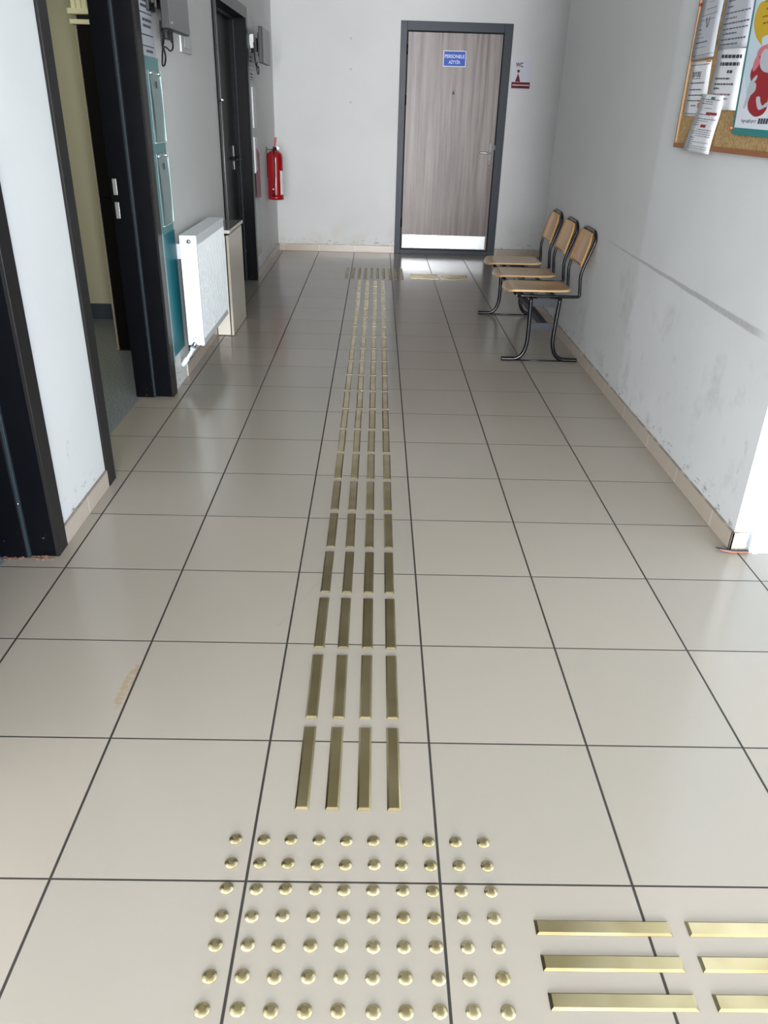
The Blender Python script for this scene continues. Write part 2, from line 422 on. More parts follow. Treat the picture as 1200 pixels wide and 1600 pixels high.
# office shell seen through the open doorway
mb = MB(); mb.box(-3.0, XLB, 4.69, 4.79, 0, ZC); mb.box(-3.1, -3.0, 1.3, 4.79, 0, ZC); mb.box(-3.0, XLB, 1.3, 1.4, 0, ZC)
struct('wall_office', mb, OFFW)
mb = MB(); mb.box(-3.0, XLB, 4.672, 4.69, 0, 0.11, .002); struct('baseboard_office', mb, OFFB)
# skirting tiles
def skirt(name, *bx):
    mb = MB()
    for q in bx: mb.box(*q, 0, 0.075, 0.0015)
    struct(name, mb, SKIRT)
skirt('baseboard_left', (XL, XL + .010, F1[1] + .083, F2[0] - .083))
skirt('baseboard_left', (XL, XL + .010, F3[1] + .083, YF), (XL, XL + .008, 3.36, F3[0] - .083))
skirt('baseboard_far', (XL + .01, 0.447, YF - .010, YF), (1.576, 3.2, YF - .010, YF))
skirt('baseboard_right', (XR - .010, XR, 1.41, 5.43), (XR - .010, 1.634, 1.410, 1.42))
skirt('baseboard_lobby', (1.76, 5.0, 1.490, 1.50))

# white plastic frame at the near end of the right wall
mb = MB(); mb.box(1.640, 1.760, 1.392, 1.50, 0, ZC, .003); mb.box(1.650, 1.672, 1.386, 1.392, 0.0, ZC, .002)
mb.box(1.76, 1.85, 1.44, 1.50, 0, ZC, .003); struct('trim_1', mb, mat('white_pvc', rgb(206, 220, 230), .4))

# ------------------------------------------------------------------ door frames on the left
def left_frame(n, F, casing=BLACKC, near=True):
    a, b = F; D = thing('door_%d' % n, None, None, (XL, b, 0), kind='structure')
    cw = 0.08; x0, x1 = XLB, XL
    mb = MB()
    mb.box(x0, x1, b, b + .029, 0, ZT + .029, .001); mb.box(x0, -0.952, b - .016, b, 0, ZT, .002)
    mb.box(x0, x1, a - .029, a, 0, ZT + .029, .001); mb.box(x0, -0.952, a, a + .016, 0, ZT, .002)
    mb.box(x0, x1, a, b, ZT, ZT + .029, .001); mb.box(x0, -0.952, a, b, ZT - .016, ZT, .002)
    mb.build('jamb', BLACKF, D)
    mb = MB(); mb.box(-.952, -.940, b - .014, b, 0, ZT, .002); mb.box(-.952, -.940, a, a + .014, 0, ZT, .002); mb.box(-.952, -.940, a, b, ZT - .014, ZT, .002)  # thin strips standing for the light caught along the jamb chamfer
    mb.build('edge_glint', GLINT, D)
    mb = MB()
    mb.box(XL, XL + .012, b - .002, b + cw, 0, ZT + cw, .002)
    mb.box(XL, XL + .012, a - cw, a + .002, 0, ZT + cw, .002)
    mb.box(XL, XL + .012, a + .002, b - .002, ZT - .002, ZT + cw, .002)
    mb.build('casing', casing, D)
    return D
def screw(D, x, y_, z):
    mb = MB(); mb.lathe([(.0045, 0), (.004, -.002), (.0015, -.0025)], (x, y_, z), 10, axis='y'); mb.build('screw', CHROME, D)
D1 = left_frame(1, F1); D2 = left_frame(2, F2); D3 = left_frame(3, F3, BLACKF)
for z in (.60, .21): screw(D1, -0.946, F1[1] - .0145, z)
for za, zb in ((1.022, 1.095), (.915, .990)):
    mb = MB(); mb.box(-1.032, -1.012, F2[1] - .018, F2[1] - .0155, za, zb, .001); mb.build('strike_plate', STEEL, D2)
mb = MB(); mb.box(-1.085, -1.047, F1[0] + .005, F1[1] - .002, .008, ZT - .004, .002); mb.build('leaf', LEAFB, D1)
# door 3 : closed black leaf set back in the frame
mb = MB(); mb.box(-1.02, -0.98, 5.08, F3[1] - .003, .008, ZT - .003, .003); leaf3 = mb.build('leaf', LEAFB, D3)
def handle_set(D, leaf, yc, xf, dirn):
    L = sub(leaf, D)
    mb = MB(); mb.box(xf, xf + .006, yc - .018, yc + .018, 1.045, 1.130, .002); mb.box(xf, xf + .006, yc - .018, yc + .018, .945, 1.015, .002)
    mb.build('handle_plate', STEEL, L)
    mb = MB(); mb.box(xf, xf + .008, yc - .019, yc + .019, 1.012, 1.048, .002)
    mb.tube([(xf + .005, yc, 1.03), (xf + .045, yc, 1.03)], .008, 12)
    mb.tube(spline([(xf + .042, yc + .004, 1.03), (xf + .048, yc + dirn * .04, 1.03), (xf + .046, yc + dirn * .12, 1.028)], 6), .0075, 12)
    mb.build('lever', RUBBER, L)
handle_set(D3, leaf3, 6.14, -0.98, -1)
mb = MB(); mb.box(-1.03, -.862, F3[0] + .018, 5.08, 0, ZT - .003, .004); mb.build('side_post', BLACKF, D3)
mb = MB()
for k, (yy, rr) in enumerate(((4.935, .006), (5.045, .006))):
    mb = MB(); mb.tube([(XL + (.012 if k == 0 else -.006), yy, 0.003), (XL + (.012 if k == 0 else -.006), yy, ZT - .01)], rr, 12)
    mb.build('bead', BEAD_GLINT, D3)
for yz in (1.02, .62, .26): screw(D3, -0.94, F3[1] - .001, yz)
mb = MB(); mb.tube(spline([(XL + .012, 4.93, 1.452), (XL + .035, 4.90, 1.452), (XL + .042, 4.83, 1.457)], 5), .006, 10); mb.build('hook', CHROME, D3)
# broken plaster at the foot of the nearest frame
mb = MB()
for i in range(46):
    a = random.random(); cx = -1.03 + .17 * a; cy = 1.262 + random.uniform(-.016, .010) ; s_ = random.uniform(.0025, .007)
    b = bmesh.new(); bmesh.ops.create_icosphere(b, subdivisions=1, radius=s_)
    for v in b.verts: v.co = Vector((v.co.x * random.uniform(.7, 1.8) + cx, v.co.y * random.uniform(.6, 1.2) + cy, max(0.0002, v.co.z * .6 + s_ * .4)))
    mb.add(b, 0)
o = mb.build('plaster_crumbs', DUST, None, at=(-.95, 1.262, 0)); o['kind'] = 'stuff'; o['label'] = 'reddish broken plaster crumbs at the foot of the nearest black door frame'; o['category'] = 'debris'

# ------------------------------------------------------------------ far door
D4 = thing('door_4', None, None, (1.01, YF, 0), kind='structure')
yf = YF - .022
mb = MB()
mb.box(.447, .512, yf, YF, 0, 2.232, .003); mb.box(1.492, 1.576, yf, YF, 0, 2.232, .003); mb.box(.512, 1.492, yf, YF, 2.150, 2.232, .003)
mb.box(.512, 1.492, yf + .004, YF, 0.0, .045, .002); mb.build('frame', CHAR, D4)
mb = MB(); mb.box(.512, 1.492, YF - .008, YF, .045, 2.150); mb.build('rebate', GAP, D4)
mb = MB(); mb.box(.524, 1.480, YF - .018, YF - .008, .056, 2.138, .002); lf = mb.build('leaf', LAM, D4); L = sub(lf, D4); yl = YF - .018
mb = MB(); mb.box(.534, 1.462, yl - .002, yl, .066, .205, .0008); mb.build('kick_plate', STEEL, L)
mb = MB(); mb.box(1.424, 1.458, yl - .007, yl, .935, 1.155, .003)
mb.box(1.434, 1.446, yl - .009, yl - .006, .965, .990, .001); mb.build('handle_plate', CHROME, L)
mb = MB(); mb.tube([(1.441, yl - .006, 1.055), (1.441, yl - .045, 1.055)], .009, 12)
mb.tube(spline([(1.447, yl - .045, 1.055), (1.40, yl - .049, 1.055), (1.325, yl - .047, 1.058)], 6), .008, 12); mb.build('lever', STEEL, L)
mb = MB(); mb.box(1.478, 1.492, yf - .004, yf, 1.085, 1.13, .002); mb.build('strike_plate', CHROME, D4)
for z in (1.985, 1.53, .33):
    mb = MB(); mb.tube([(.517, yf - .006, z - .045), (.517, yf - .006, z + .045)], .009, 10); mb.build('hinge', BLACKF, D4)
mb = MB(); mb.prism([(.995, 1.595), (1.025, 1.595), (1.010, 1.635)], 'y', yl - .001, yl); mb.build('sticker_mark', GREYM, L)

# door plate: blue sign with white border and writing
yy = yl - .0005
def face_far(y0): return lambda u, v: (u, y0, v)
sg = thing('door_sign', 'blue plate with white border reading PERSONELE AITTIR on the far door', 'sign', (1.002, yl, 1.843))
mb = MB(); mb.box(.886, 1.118, yl - .004, yl, 1.843, 1.985, .001); mb.build('plate', WHITEP, sg)
mb = MB(); mb.box(.893, 1.111, yl - .0052, yl - .004, 1.850, 1.978, .0004); mb.build('blue_field', BLUEP, sg)
mb = MB(); text(mb, 'PERSONELE', 1.002, 1.935, .200, .032, face_far(yl - .0058), bold=.012); text(mb, 'AİTTİR', 1.002, 1.888, .118, .038, face_far(yl - .0058), bold=.012)
mb.build('lettering', WHITEP, sg)

# WC sign on the far wall
sg = thing('toilet_sign', 'pale WC sign with dark red woman figure and red band, right of the far door', 'sign', (1.70, YF, 1.62))
yw = YF
mb = MB(); mb.box(1.598, 1.800, yw - .004, yw, 1.655, 1.925, .001); mb.build('plate', mat('lilac_plate', rgb(204, 206, 222), .35), sg)
mb = MB(); mb.box(1.606, 1.796, yw - .0055, yw - .004, 1.668, 1.725, .0003); mb.build('red_band', DRED, sg)
mb = MB(); text(mb, 'WC', 1.672, 1.880, .075, .042, face_far(yw - .0046), bold=.03); mb.build('lettering', DRED, sg)
mb = MB()
mb.prism([(1.667 + .014 * math.cos(a * math.pi / 8), 1.823 + .014 * math.sin(a * math.pi / 8)) for a in range(16)], 'y', yw - .005, yw - .004)
mb.prism([(1.667, 1.806), (1.694, 1.728), (1.64, 1.728)], 'y', yw - .005, yw - .004); mb.build('woman_figure', DRED, sg)
mb = MB()
for i in range(9): mb.box(1.616 + i * .0195, 1.631 + i * .0195, yw - .006, yw - .0055, 1.694, 1.702)
mb.build('band_lettering', WHITEP, sg)

# ------------------------------------------------------------------ tactile paving
ORD = ['first', 'second', 'third', 'fourth', 'fifth', 'sixth', 'seventh', 'eighth', 'ninth', 'tenth', 'eleventh', 'twelfth', 'thirteenth', 'fourteenth',
       'fifteenth', 'sixteenth', 'seventeenth', 'eighteenth', 'nineteenth', 'twentieth', 'twenty-first']
def bar_mesh(L=.267, w=.032, h=.0045, bv=.0055):
    b = bmesh.new()
    lo = [b.verts.new((sx * w / 2, sy * L / 2, 0.0)) for sx, sy in ((-1, -1), (1, -1), (1, 1), (-1, 1))]
    mid = [b.verts.new((sx * w / 2, sy * L / 2, .0008)) for sx, sy in ((-1, -1), (1, -1), (1, 1), (-1, 1))]
    hi = [b.verts.new((sx * (w / 2 - bv * .8), sy * (L / 2 - bv), h)) for sx, sy in ((-1, -1), (1, -1), (1, 1), (-1, 1))]
    for A, B in ((lo, mid), (mid, hi)):
        for i in range(4): b.faces.new([A[i], A[(i + 1) % 4], B[(i + 1) % 4], B[i]])
    b.faces.new(hi); b.faces.new(list(reversed(lo)))
    bmesh.ops.recalc_face_normals(b, faces=b.faces[:])
    me = bpy.data.meshes.new('tactile_bar'); b.to_mesh(me); b.free(); me.materials.append(BRASS); return me
bar_me = bar_mesh()
def place(name, me, loc, rz, label, cat, group):
    o = bpy.data.objects.new(name, me); o.location = loc; o.rotation_euler = (0, 0, rz); COL.objects.link(o)
    o['label'] = label; o['category'] = cat; o['group'] = group; return o
cols = (.097, .168, .239, .309); side = ['leftmost', 'second-left', 'second-right', 'rightmost']
for j in range(21):
    for i, cx in enumerate(cols):
        place('tactile_bar', bar_me, (cx + random.uniform(-.001, .001), .3175 + j * .2975, 0), random.uniform(-.004, .004),
              'brass guide bar, %s row of four, %s bar up the corridor' % (side[i], ORD[j]), 'tactile bar', 'lengthwise brass guide bars along the corridor')
rows = ['back', 'middle', 'front']
for j, cy in enumerate((-.095, -.166, -.237)):
    for i, cx in enumerate((.713, 1.013)):
        place('tactile_bar', bar_me, (cx, cy, 0), math.pi / 2, 'crosswise brass guide bar, %s row, %s the near studs' % (rows[j], ['beside', 'one bar away from']) if False else
              'crosswise brass guide bar right of near studs, %s row, %s bar' % (rows[j], ['inner', 'outer'][i]), 'tactile bar', 'crosswise brass guide bars at the lower right')
for j in range(4):
    for i in range(2):
        place('tactile_bar', bar_me, (.713 + i * .2975, 6.56 + j * .0707, 0), math.pi / 2,
              'crosswise brass bar right of far studs, %s row, %s bar' % (ORD[j], ['inner', 'outer'][i]), 'tactile bar', 'crosswise brass guide bars before the far door')
mb = MB(); mb.lathe([(.0140, 0), (.0139, .0009), (.0116, .0031), (.0111, .0030), (.0098, .0040), (.0093, .0039), (.0080, .0046), (.0074, .0045), (.0060, .0049), (.0055, .0048), (.0008, .0050)], (0, 0, 0), 24, smooth=False)
dot0 = mb.build('tactile_stud', BRASS); dot_me = dot0.data; bpy.data.objects.remove(dot0)
for j in range(7):
    for i in range(10):
        place('tactile_stud', dot_me, (-.037 + .0599 * i + random.uniform(-.0012, .0012), .102 - .0598 * j + random.uniform(-.0012, .0012), 0), random.uniform(0, 6),
              'brass dome stud in near grid, %s row from guide bars, %s from left' % (ORD[j], ORD[i]), 'tactile stud', 'near grid of brass studs')
for j in range(10):
    for i in range(10):
        place('tactile_stud', dot_me, (-.037 + .0599 * i, 6.49 + .0598 * j, 0), 0,
              'brass dome stud in far grid, %s row from guide bars, %s from left' % (ORD[j], ORD[i]), 'tactile stud', 'far grid of brass studs')

# ------------------------------------------------------------------ bench of three seats
B = thing('tandem_bench', 'three-seat bench with plywood seats and backs on black tubular legs by right wall', 'bench', (1.32, 4.5, 0))
for y0 in (3.84, 5.13):
    mb = MB(); mb.tube(spline([(1.067, y0, .0135), (1.12, y0, .0135), (1.165, y0, .018), (1.200, y0, .045), (1.220, y0, .10), (1.225, y0, .18), (1.219, y0, .405)], 7), .0132, 14); mb.build('leg', TUBE, B)
    mb = MB(); mb.tube(spline([(1.558, y0, .0135), (1.50, y0, .0135), (1.452, y0, .018), (1.415, y0, .045), (1.393, y0, .10), (1.389, y0, .18), (1.402, y0, .405)], 7), .0132, 14); mb.build('leg', TUBE, B)
    mb = MB(); mb.tube([(1.15, y0, .005), (1.47, y0, .005)], .004, 8); mb.build('floor_rod', TUBE, B)
    mb = MB(); mb.box(1.232, 1.386, y0 - .004, y0 + .004, .208, .250, .002); mb.build('lower_plate', GREYM, B)
    mb = MB(); mb.box(1.225, 1.398, y0 - .004, y0 + .004, .352, .402, .002); mb.build('upper_plate', GREYM, B)
mb = MB(); mb.box(1.305, 1.345, 3.845, 5.125, .210, .248, .003); mb.build('beam', GREYM, B)
mb = MB(); mb.box(1.235, 1.262, 3.845, 5.125, .372, .404, .003); mb.box(1.37, 1.397, 3.845, 5.125, .372, .404, .003); mb.build('rail', TUBE, B)
for c in (4.002, 4.482, 4.972):
    h = .1650
    mb = MB()
    pts = [(1.13, c - h, .417), (1.40, c - h, .417), (1.500, c - h, .417), (1.518, c - h, .426), (1.516, c - h, .46), (1.510, c - h, .54), (1.522, c - h, .60), (1.553, c - h, .69), (1.570, c - h, .745), (1.573, c - h + .012, .775), (1.574, c - h + .045, .797), (1.574, c - h + .09, .802)]
    q = spline(pts, 5); full = q + [Vector((v.x, 2 * c - v.y, v.z)) for v in reversed(q)]
    # front cross tube closes the loop
    mb.tube(full, .0098, 12); mb.tube([(1.13, c - h, .417), (1.13, c + h, .417)], .0098, 12)
    mb.build('seat_frame', TUBE, B)
    # seat: moulded plywood shell
    mb = MB(); NX, NY = 22, 14; top = []
    def hw(x):      # half width along the depth
        t = (x - 1.062) / .41
        w = .168 - .016 * t
        if x < 1.115: w = .168 * math.sqrt(max(0.0, 1 - ((1.115 - x) / .054) ** 2.2)) * .45 + .168 * .55 * min(1, ((x - 1.060) / .055) ** .35)
        if x > 1.44: w -= .03 * ((x - 1.44) / .032) ** 2
        return max(w, .05)
    g = []
    for i in range(NX + 1):
        x = 1.062 + .410 * i / NX; row = []
        for j in range(NY + 1):
            u = -1 + 2 * j / NY
            z = .452 - .010 * math.sin(math.pi * min(1, (x - 1.09) / .38)) * (1 - u * u) - (max(0, 1.125 - x) / .063) ** 2 * .020 + .004 * max(0, (x - 1.40) / .07)
            row.append((x, c + u * hw(x), z))
        g.append(row)
    T_ = [[mb.bm.verts.new(q_) for q_ in row] for row in g]; U_ = [[mb.bm.verts.new((a, b_, z - .011)) for a, b_, z in row] for row in g]
    for i in range(NX):
        for j in range(NY):
            f_ = mb.bm.faces.new([T_[i][j], T_[i + 1][j], T_[i + 1][j + 1], T_[i][j + 1]]); f_.smooth = True
            f_ = mb.bm.faces.new([U_[i][j], U_[i][j + 1], U_[i + 1][j + 1], U_[i + 1][j]]); f_.smooth = True
    def rim(A, Bq):
        for a, b_, c_, d_ in zip(A, A[1:], Bq, Bq[1:]): mb.bm.faces.new([a, b_, d_, c_])
    rim([r_[0] for r_ in T_], [r_[0] for r_ in U_]); rim([r_[-1] for r_ in T_], [r_[-1] for r_ in U_]); rim(T_[0], U_[0]); rim(T_[-1], U_[-1])
    st = mb.build('seat', PLYS, B)
    # backrest
    mb = MB(); NZ, NY = 12, 14; g = []
    for i in range(NZ + 1):
        t = i / NZ; z = .598 + .192 * t; row = []
        w = .158
        if t > .6: w = .158 - .045 * ((t - .6) / .4) ** 2.4
        if t < .1: w = .158 - .006 * ((.1 - t) / .1)
        for j in range(NY + 1):
            u = -1 + 2 * j / NY
            xx = 1.500 + (z - .598) * .27 + .016 * (1 - u * u)
            row.append((xx, c + u * w, z))
        g.append(row)
    T_ = [[mb.bm.verts.new(q_) for q_ in row] for row in g]; U_ = [[mb.bm.verts.new((a + .010, b_, z)) for a, b_, z in row] for row in g]
    for i in range(NZ):
        for j in range(NY):
            f_ = mb.bm.faces.new([T_[i][j], T_[i + 1][j], T_[i + 1][j + 1], T_[i][j + 1]]); f_.smooth = True
            f_ = mb.bm.faces.new([U_[i][j], U_[i][j + 1], U_[i + 1][j + 1], U_[i + 1][j]]); f_.smooth = True
    rim([r_[0] for r_ in T_], [r_[0] for r_ in U_]); rim([r_[-1] for r_ in T_], [r_[-1] for r_ in U_]); rim(T_[0], U_[0]); rim(T_[-1], U_[-1])
    mb.build('backrest', PLYB, B)

# ------------------------------------------------------------------ radiator
R_ = thing('radiator', 'white panel radiator with ribbed front hung on the left wall', 'radiator', (-.76, 3.65, .21))
x0, x1, ya, yb, z0, z1 = -.806, -.716, 3.253, 4.053, .210, .803
for yy_ in (ya, yb - .004):
    mb = MB(); mb.box(x0, x1, yy_, yy_ + .004, z0 + .004, z1 - .001, .001); mb.build('side_cover', WHITEM, R_)
mb = MB(); mb.box(x0, x1, ya + .001, yb - .001, z1 - .003, z1)
mb.box(x1 - .004, x1, ya + .004, yb - .004, z1 - .05, z1 - .003)
mb.build('top_grille', WHITEM, R_)
mb = MB()
pts = [(x1 - .020, ya + .006)]
N = 24; step = (yb - ya - .014) / N
for i in range(N):
    s_ = ya + .007 + i * step
    pts += [(x1 - .015, s_ + .001), (x1 - .0015, s_ + .004), (x1 - .0015, s_ + step - .014), (x1 - .015, s_ + step - .011)]
pts += [(x1 - .020, yb - .006)]
mb.prism(pts, 'z', z0 + .035, z1 - .045)
mb.box(x1 - .020, x1 - .003, ya + .005, yb - .005, z0, z0 + .036, .002)
mb.build('front_panel', WHITEM, R_)
mb = MB(); mb.box(x0, x0 + .012, ya + .006, yb - .006, z0 + .01, z1 - .02, .002); mb.build('rear_panel', WHITEM, R_)
mb = MB(); mb.lathe([(.0125, 0), (.0125, -.002), (.009, -.0025), (.009, -.006), (.004, -.008)], (-.758, ya, .772), 18, axis='y'); mb.build('air_vent', CHROME, R_)
for yy_ in (ya + .13, yb - .16):
    mb = MB(); mb.box(XL, x0, yy_, yy_ + .03, .66, .74, .002); mb.build('wall_bracket', WHITEM, R_)
mb = MB(); mb.lathe([(.017, -.012), (.019, -.004), (.019, .012), (.014, .02)], (-.757, ya - .014, .244), 18, axis='y'); V = mb.build('valve', WHITEM, R_)
VS = sub(V, R_)
mb = MB(); mb.tube([(-.760, ya - .018, .238), (-.778, ya - .018, .205)], .0125, 14); mb.build('valve_nut', CHROME, VS)
mb = MB(); mb.tube([(-.778, ya - .018, .205), (-.785, ya - .018, .192)], .015, 14)
mb.tube([(-.785, ya - .018, .192), (-.795, ya - .018, .172), (-.838, ya - .018, .112)], .010, 14); mb.tube([(-.815, ya - .018, .144), (-.846, ya - .018, .100)], .0145, 14)
mb.build('supply_pipe', WHITEM, R_)
mb = MB(); mb.tube([(XL + .012, 3.43, .10), (XL + .012, 3.43, .60)], .006, 8); mb.build('riser_pipe', GREYM, R_)

# ------------------------------------------------------------------ slim cabinet beyond the radiator
C_ = thing('slim_cabinet', 'narrow beige cabinet with grey glossy top standing beyond the radiator', 'cabinet', (-.79, 4.56, 0))
mb = MB(); mb.box(XL + .012, -.757, 4.290, 4.825, .004, .660, .002); mb.build('body', EDGE, C_)
mb = MB(); mb.box(-.757, -.749, 4.296, 4.820, .01, .664); mb.build('gap_shade', GAP, C_)  # dark slab painting the shade in the gap behind the door
mb = MB(); mb.box(-.749, -.734, 4.285, 4.830, .004, .664, .002); mb.box(-.7335, -.7325, 4.287, 4.828, .006, .662); mb.build('door', [BEIGE], C_)
mb = MB(); mb.box(XL + .012, -.750, 4.292, 4.82, .660, .677); mb.build('shadow_gap', GAP, C_)
mb = MB(); mb.box(XL + .012, -.722, 4.280, 4.835, .677, .6975, .002); tp = mb.build('top', EDGE, C_)
mb = MB(); mb.box(XL + .013, -.724, 4.282, 4.833, .6975, .6990); mb.build('top_laminate', mat('grey_gloss_laminate', rgb(120, 118, 116), .15), sub(tp, C_))

# ------------------------------------------------------------------ poster boards and room signs on the left wall
def lw(x): return lambda u, v: (x, u, v)        # u = y along the wall
def lines(mb, x, y0, y1, zs, h=.006, mi=0, seed=1, dx=.0004, slope=0.0):
    rnd = random.Random(seed)
    for z in zs:
        c = y0
        end = y0 + (y1 - y0) * rnd.uniform(.75, 1.0)
        while c < end:
            w = min(rnd.uniform(.012, .035), end - c)
            mb.quad([(x, c, z), (x, c + w, z), (x, c + w, z + h), (x, c, z + h)], mi); c += w + .005
PB = thing('leaflet_board', 'teal leaflet board with two clear pockets between black door frame and radiator', 'board', (XL, 3.21, .18))
mb = MB(); mb.box(XL, XL + .005, 3.085, 3.335, .82, 1.615, .001); bd = mb.build('upper_panel', TEAL, PB)
mb = MB(); mb.box(XL, XL + .005, 3.095, 3.352, .185, .8195, .001); mb.build('lower_panel', TEALD, PB)
mb = MB(); mb.box(XL, XL + .008, 3.068, 3.084, .16, .8195, .001); mb.box(XL, XL + .008, 3.0841, 3.0945, .16, .83, .001); mb.build('edge_strip', TEALE, PB)
for (a, b) in ((1.250, 1.560), (.865, 1.200)):
    mb = MB()
    N = 8
    for i in range(N):
        t0, t1 = i / N, (i + 1) / N
        xa, xb = XL + .011 + .004 * math.sin(math.pi * t0), XL + .011 + .004 * math.sin(math.pi * t1)
        za, zb = b + (a - b) * t0, b + (a - b) * t1
        mb.quad([(xa, 3.125 + .03 * t0, za), (xa, 3.318, za), (xb, 3.318, zb), (xb, 3.125 + .03 * t1, zb)])
    mb.box(XL + .006, XL + .010, 3.12, 3.33, a, b); pk = mb.build('pocket', ACR, PB); PK = sub(pk, PB)
    mb = MB(); mb.box(XL + .006, XL + .017, 3.319, 3.323, a, b); mb.box(XL + .006, XL + .017, 3.12, 3.323, a - .004, a); mb.build('pocket_edge', ACRE, PK)
    for yy_ in (3.135, 3.285):
        mb = MB(); mb.lathe([(.010, .006), (.010, .020), (.006, .023)], (XL, yy_, b - .012), 12, axis='x'); mb.build('stud', CHROME, PK)
    mb = MB(); mb.box(XL + .0165, XL + .0175, 3.205, 3.225, b - .075, b - .045); mb.build('printed_mark', GREYM, PK)
RS = thing('room_sign', 'white text sign above the teal leaflet board beside the black door frame', 'sign', (XL, 3.21, 1.617))
mb = MB(); mb.box(XL, XL + .005, 3.080, 3.300, 1.617, 2.10, .001); mb.build('plate', PAPERG, RS)
mb = MB()
for z in (1.655, 1.700, 1.788): mb.box(XL + .005, XL + .0056, 3.082, 3.285, z, z + .0045)
mb.build('rule', INK, RS)
mb = MB()
lines(mb, XL + .0056, 3.14, 3.285, (1.632,), .011, 0, 3); lines(mb, XL + .0056, 3.12, 3.285, (1.733, 1.757), .012, 0, 4); lines(mb, XL + .0056, 3.11, 3.285, (1.812, 1.835, 1.90, 1.93), .012, 0, 5)
mb.build('lettering', INK, RS)

GB = thing('leaflet_board', 'pale narrow leaflet board with white and dark red leaflets near the extinguisher', 'board', (XL, 6.52, .18))
mb = MB(); mb.box(XL, XL + .006, 6.365, 6.66, .19, 1.60, .001); mb.build('panel', mat('pale_green_board', rgb(150, 166, 164), .35), GB)
mb = MB(); mb.box(XL + .006, XL + .018, 6.44, 6.62, 1.26, 1.575, .002); mb.build('pocket', PAPER, GB)
mb = MB(); mb.box(XL + .006, XL + .018, 6.43, 6.60, .90, 1.19, .002); mb.build('pocket', PAPER, GB)
mb = MB(); mb.prism([(6.50, 1.10), (6.655, 1.05), (6.655, .68), (6.42, .70), (6.42, .90), (6.52, .92)], 'x', XL + .0185, XL + .022); mb.build('leaflet', mat('dull_red_leaflet', rgb(136, 62, 76), .5), GB)
SG = thing('room_sign', 'grey text sign above the pale leaflet board by the far black door frame', 'sign', (XL, 6.52, 1.61))
mb = MB(); mb.box(XL, XL + .005, 6.365, 6.66, 1.61, 2.10, .001); mb.build('plate', mat('grey_sign', rgb(160, 166, 168), .35), SG)
mb = MB(); lines(mb, XL + .0056, 6.42, 6.62, (1.64, 1.665, 1.76, 1.79), .012, 0, 8)
for z in (1.625, 1.70, 1.73): mb.box(XL + .005, XL + .0056, 6.38, 6.62, z, z + .004)
mb.build('lettering', INK, SG)
mb = MB(); mb.box(XL + .005, XL + .0065, 6.40, 6.56, 1.86, 1.96); mb.build('green_emblem', GREENP, SG)

# ------------------------------------------------------------------ monitors on wall arms
def monitor(ya, yb, z0, z1, xf, label):
    m = thing('wall_monitor', label, 'monitor', (XL, (ya + yb) / 2, z0), 'small monitors on arms along the left wall')
    mb = MB(); mb.box(xf - .035, xf, ya, yb, z0, z1, .004); mb.box(xf - .05, xf - .035, ya + .06, yb - .06, z0 + .05, z1 - .04, .004); mb.build('housing', MONB, m)
    mb = MB(); mb.box(xf, xf + .003, ya + .004, yb - .004, z0 + .004, z1 - .004, .001); mb.build('screen', MON, m)
    mb = MB(); mb.box(xf + .003, xf + .0034, ya + .035, ya + .075, z0 + .024, z0 + .032); mb.build('badge', STEEL, m)
    yc = ya + .10; zc = (z0 + z1) / 2
    mb = MB(); mb.box(XL, XL + .02, yc - .12, yc - .01, zc - .06, zc + .07, .003); mb.box(XL + .02, xf - .05, yc - .085, yc - .045, zc - .03, zc + .03, .003)
    mb.box(xf - .062, xf - .05, yc - .10, yc + .10, zc - .05, zc + .05, .003); mb.build('wall_arm', MONB, m)
    return m
M1 = monitor(3.225, 3.665, 1.735, 1.995, -.755, 'nearer small monitor with dangling cables above the teal board')
M2 = monitor(6.49, 6.97, 1.755, 2.02, -.745, 'farther small monitor with dangling cable above the far leaflet board')
xc = -.805
cab1 = [(xc, 3.27, 1.77), (xc, 3.255, 1.715), (xc, 3.265, 1.665), (xc, 3.30, 1.69), (xc, 3.315, 1.735), (xc + .008, 3.285, 1.745), (xc, 3.262, 1.72), (xc, 3.268, 1.665), (xc, 3.245, 1.62), (xc, 3.235, 1.585), (xc, 3.28, 1.59), (xc, 3.31, 1.625), (xc, 3.29, 1.66), (xc, 3.34, 1.665), (xc, 3.41, 1.655), (xc, 3.475, 1.668), (xc, 3.49, 1.705), (xc, 3.48, 1.75)]
mb = MB(); mb.tube(spline(cab1, 6), .0042, 8); mb.tube(spline([(xc, 3.43, 1.755), (xc, 3.43, 1.72), (xc, 3.465, 1.695), (xc, 3.49, 1.70)], 5), .0035, 8)
mb.box(xc - .012, xc + .012, 3.33, 3.43, 1.70, 1.735, .003); mb.build('cable', RUBBER, M1)
cab2 = [(xc, 6.40, 1.90), (xc, 6.42, 1.80), (xc, 6.48, 1.735), (xc, 6.55, 1.72), (xc, 6.62, 1.735), (xc, 6.64, 1.70), (xc, 6.60, 1.672), (xc, 6.54, 1.69), (xc, 6.52, 1.73), (xc, 6.56, 1.765)]
mb = MB(); mb.tube(spline(cab2, 6), .0045, 8); mb.build('cable', RUBBER, M2)
mb = MB(); mb.box(-.845, -.815, 6.46, 6.49, 1.86, 1.96, .002); mb.box(XL + .005, -.845, 6.465, 6.485, 1.88, 1.95); mb.build('call_lamp', WHITEP, None, at=(XL + .005, 6.475, 1.86), label='small white upright call lamp on the wall beside the farther small monitor', category='lamp')
SW = thing('steel_switch_plate', 'square steel switch plate on the left wall behind the nearer monitor', 'switch', (XL, 3.98, 1.67))
mb = MB(); mb.box(XL, XL + .012, 3.86, 4.12, 1.675, 1.80, .003); mb.build('plate', STEEL, SW)
mb = MB(); mb.box(XL + .012, XL + .016, 3.93, 4.08, 1.70, 1.785, .002); mb.build('rocker', mat('grey_rocker', rgb(170, 174, 176), .3), SW)

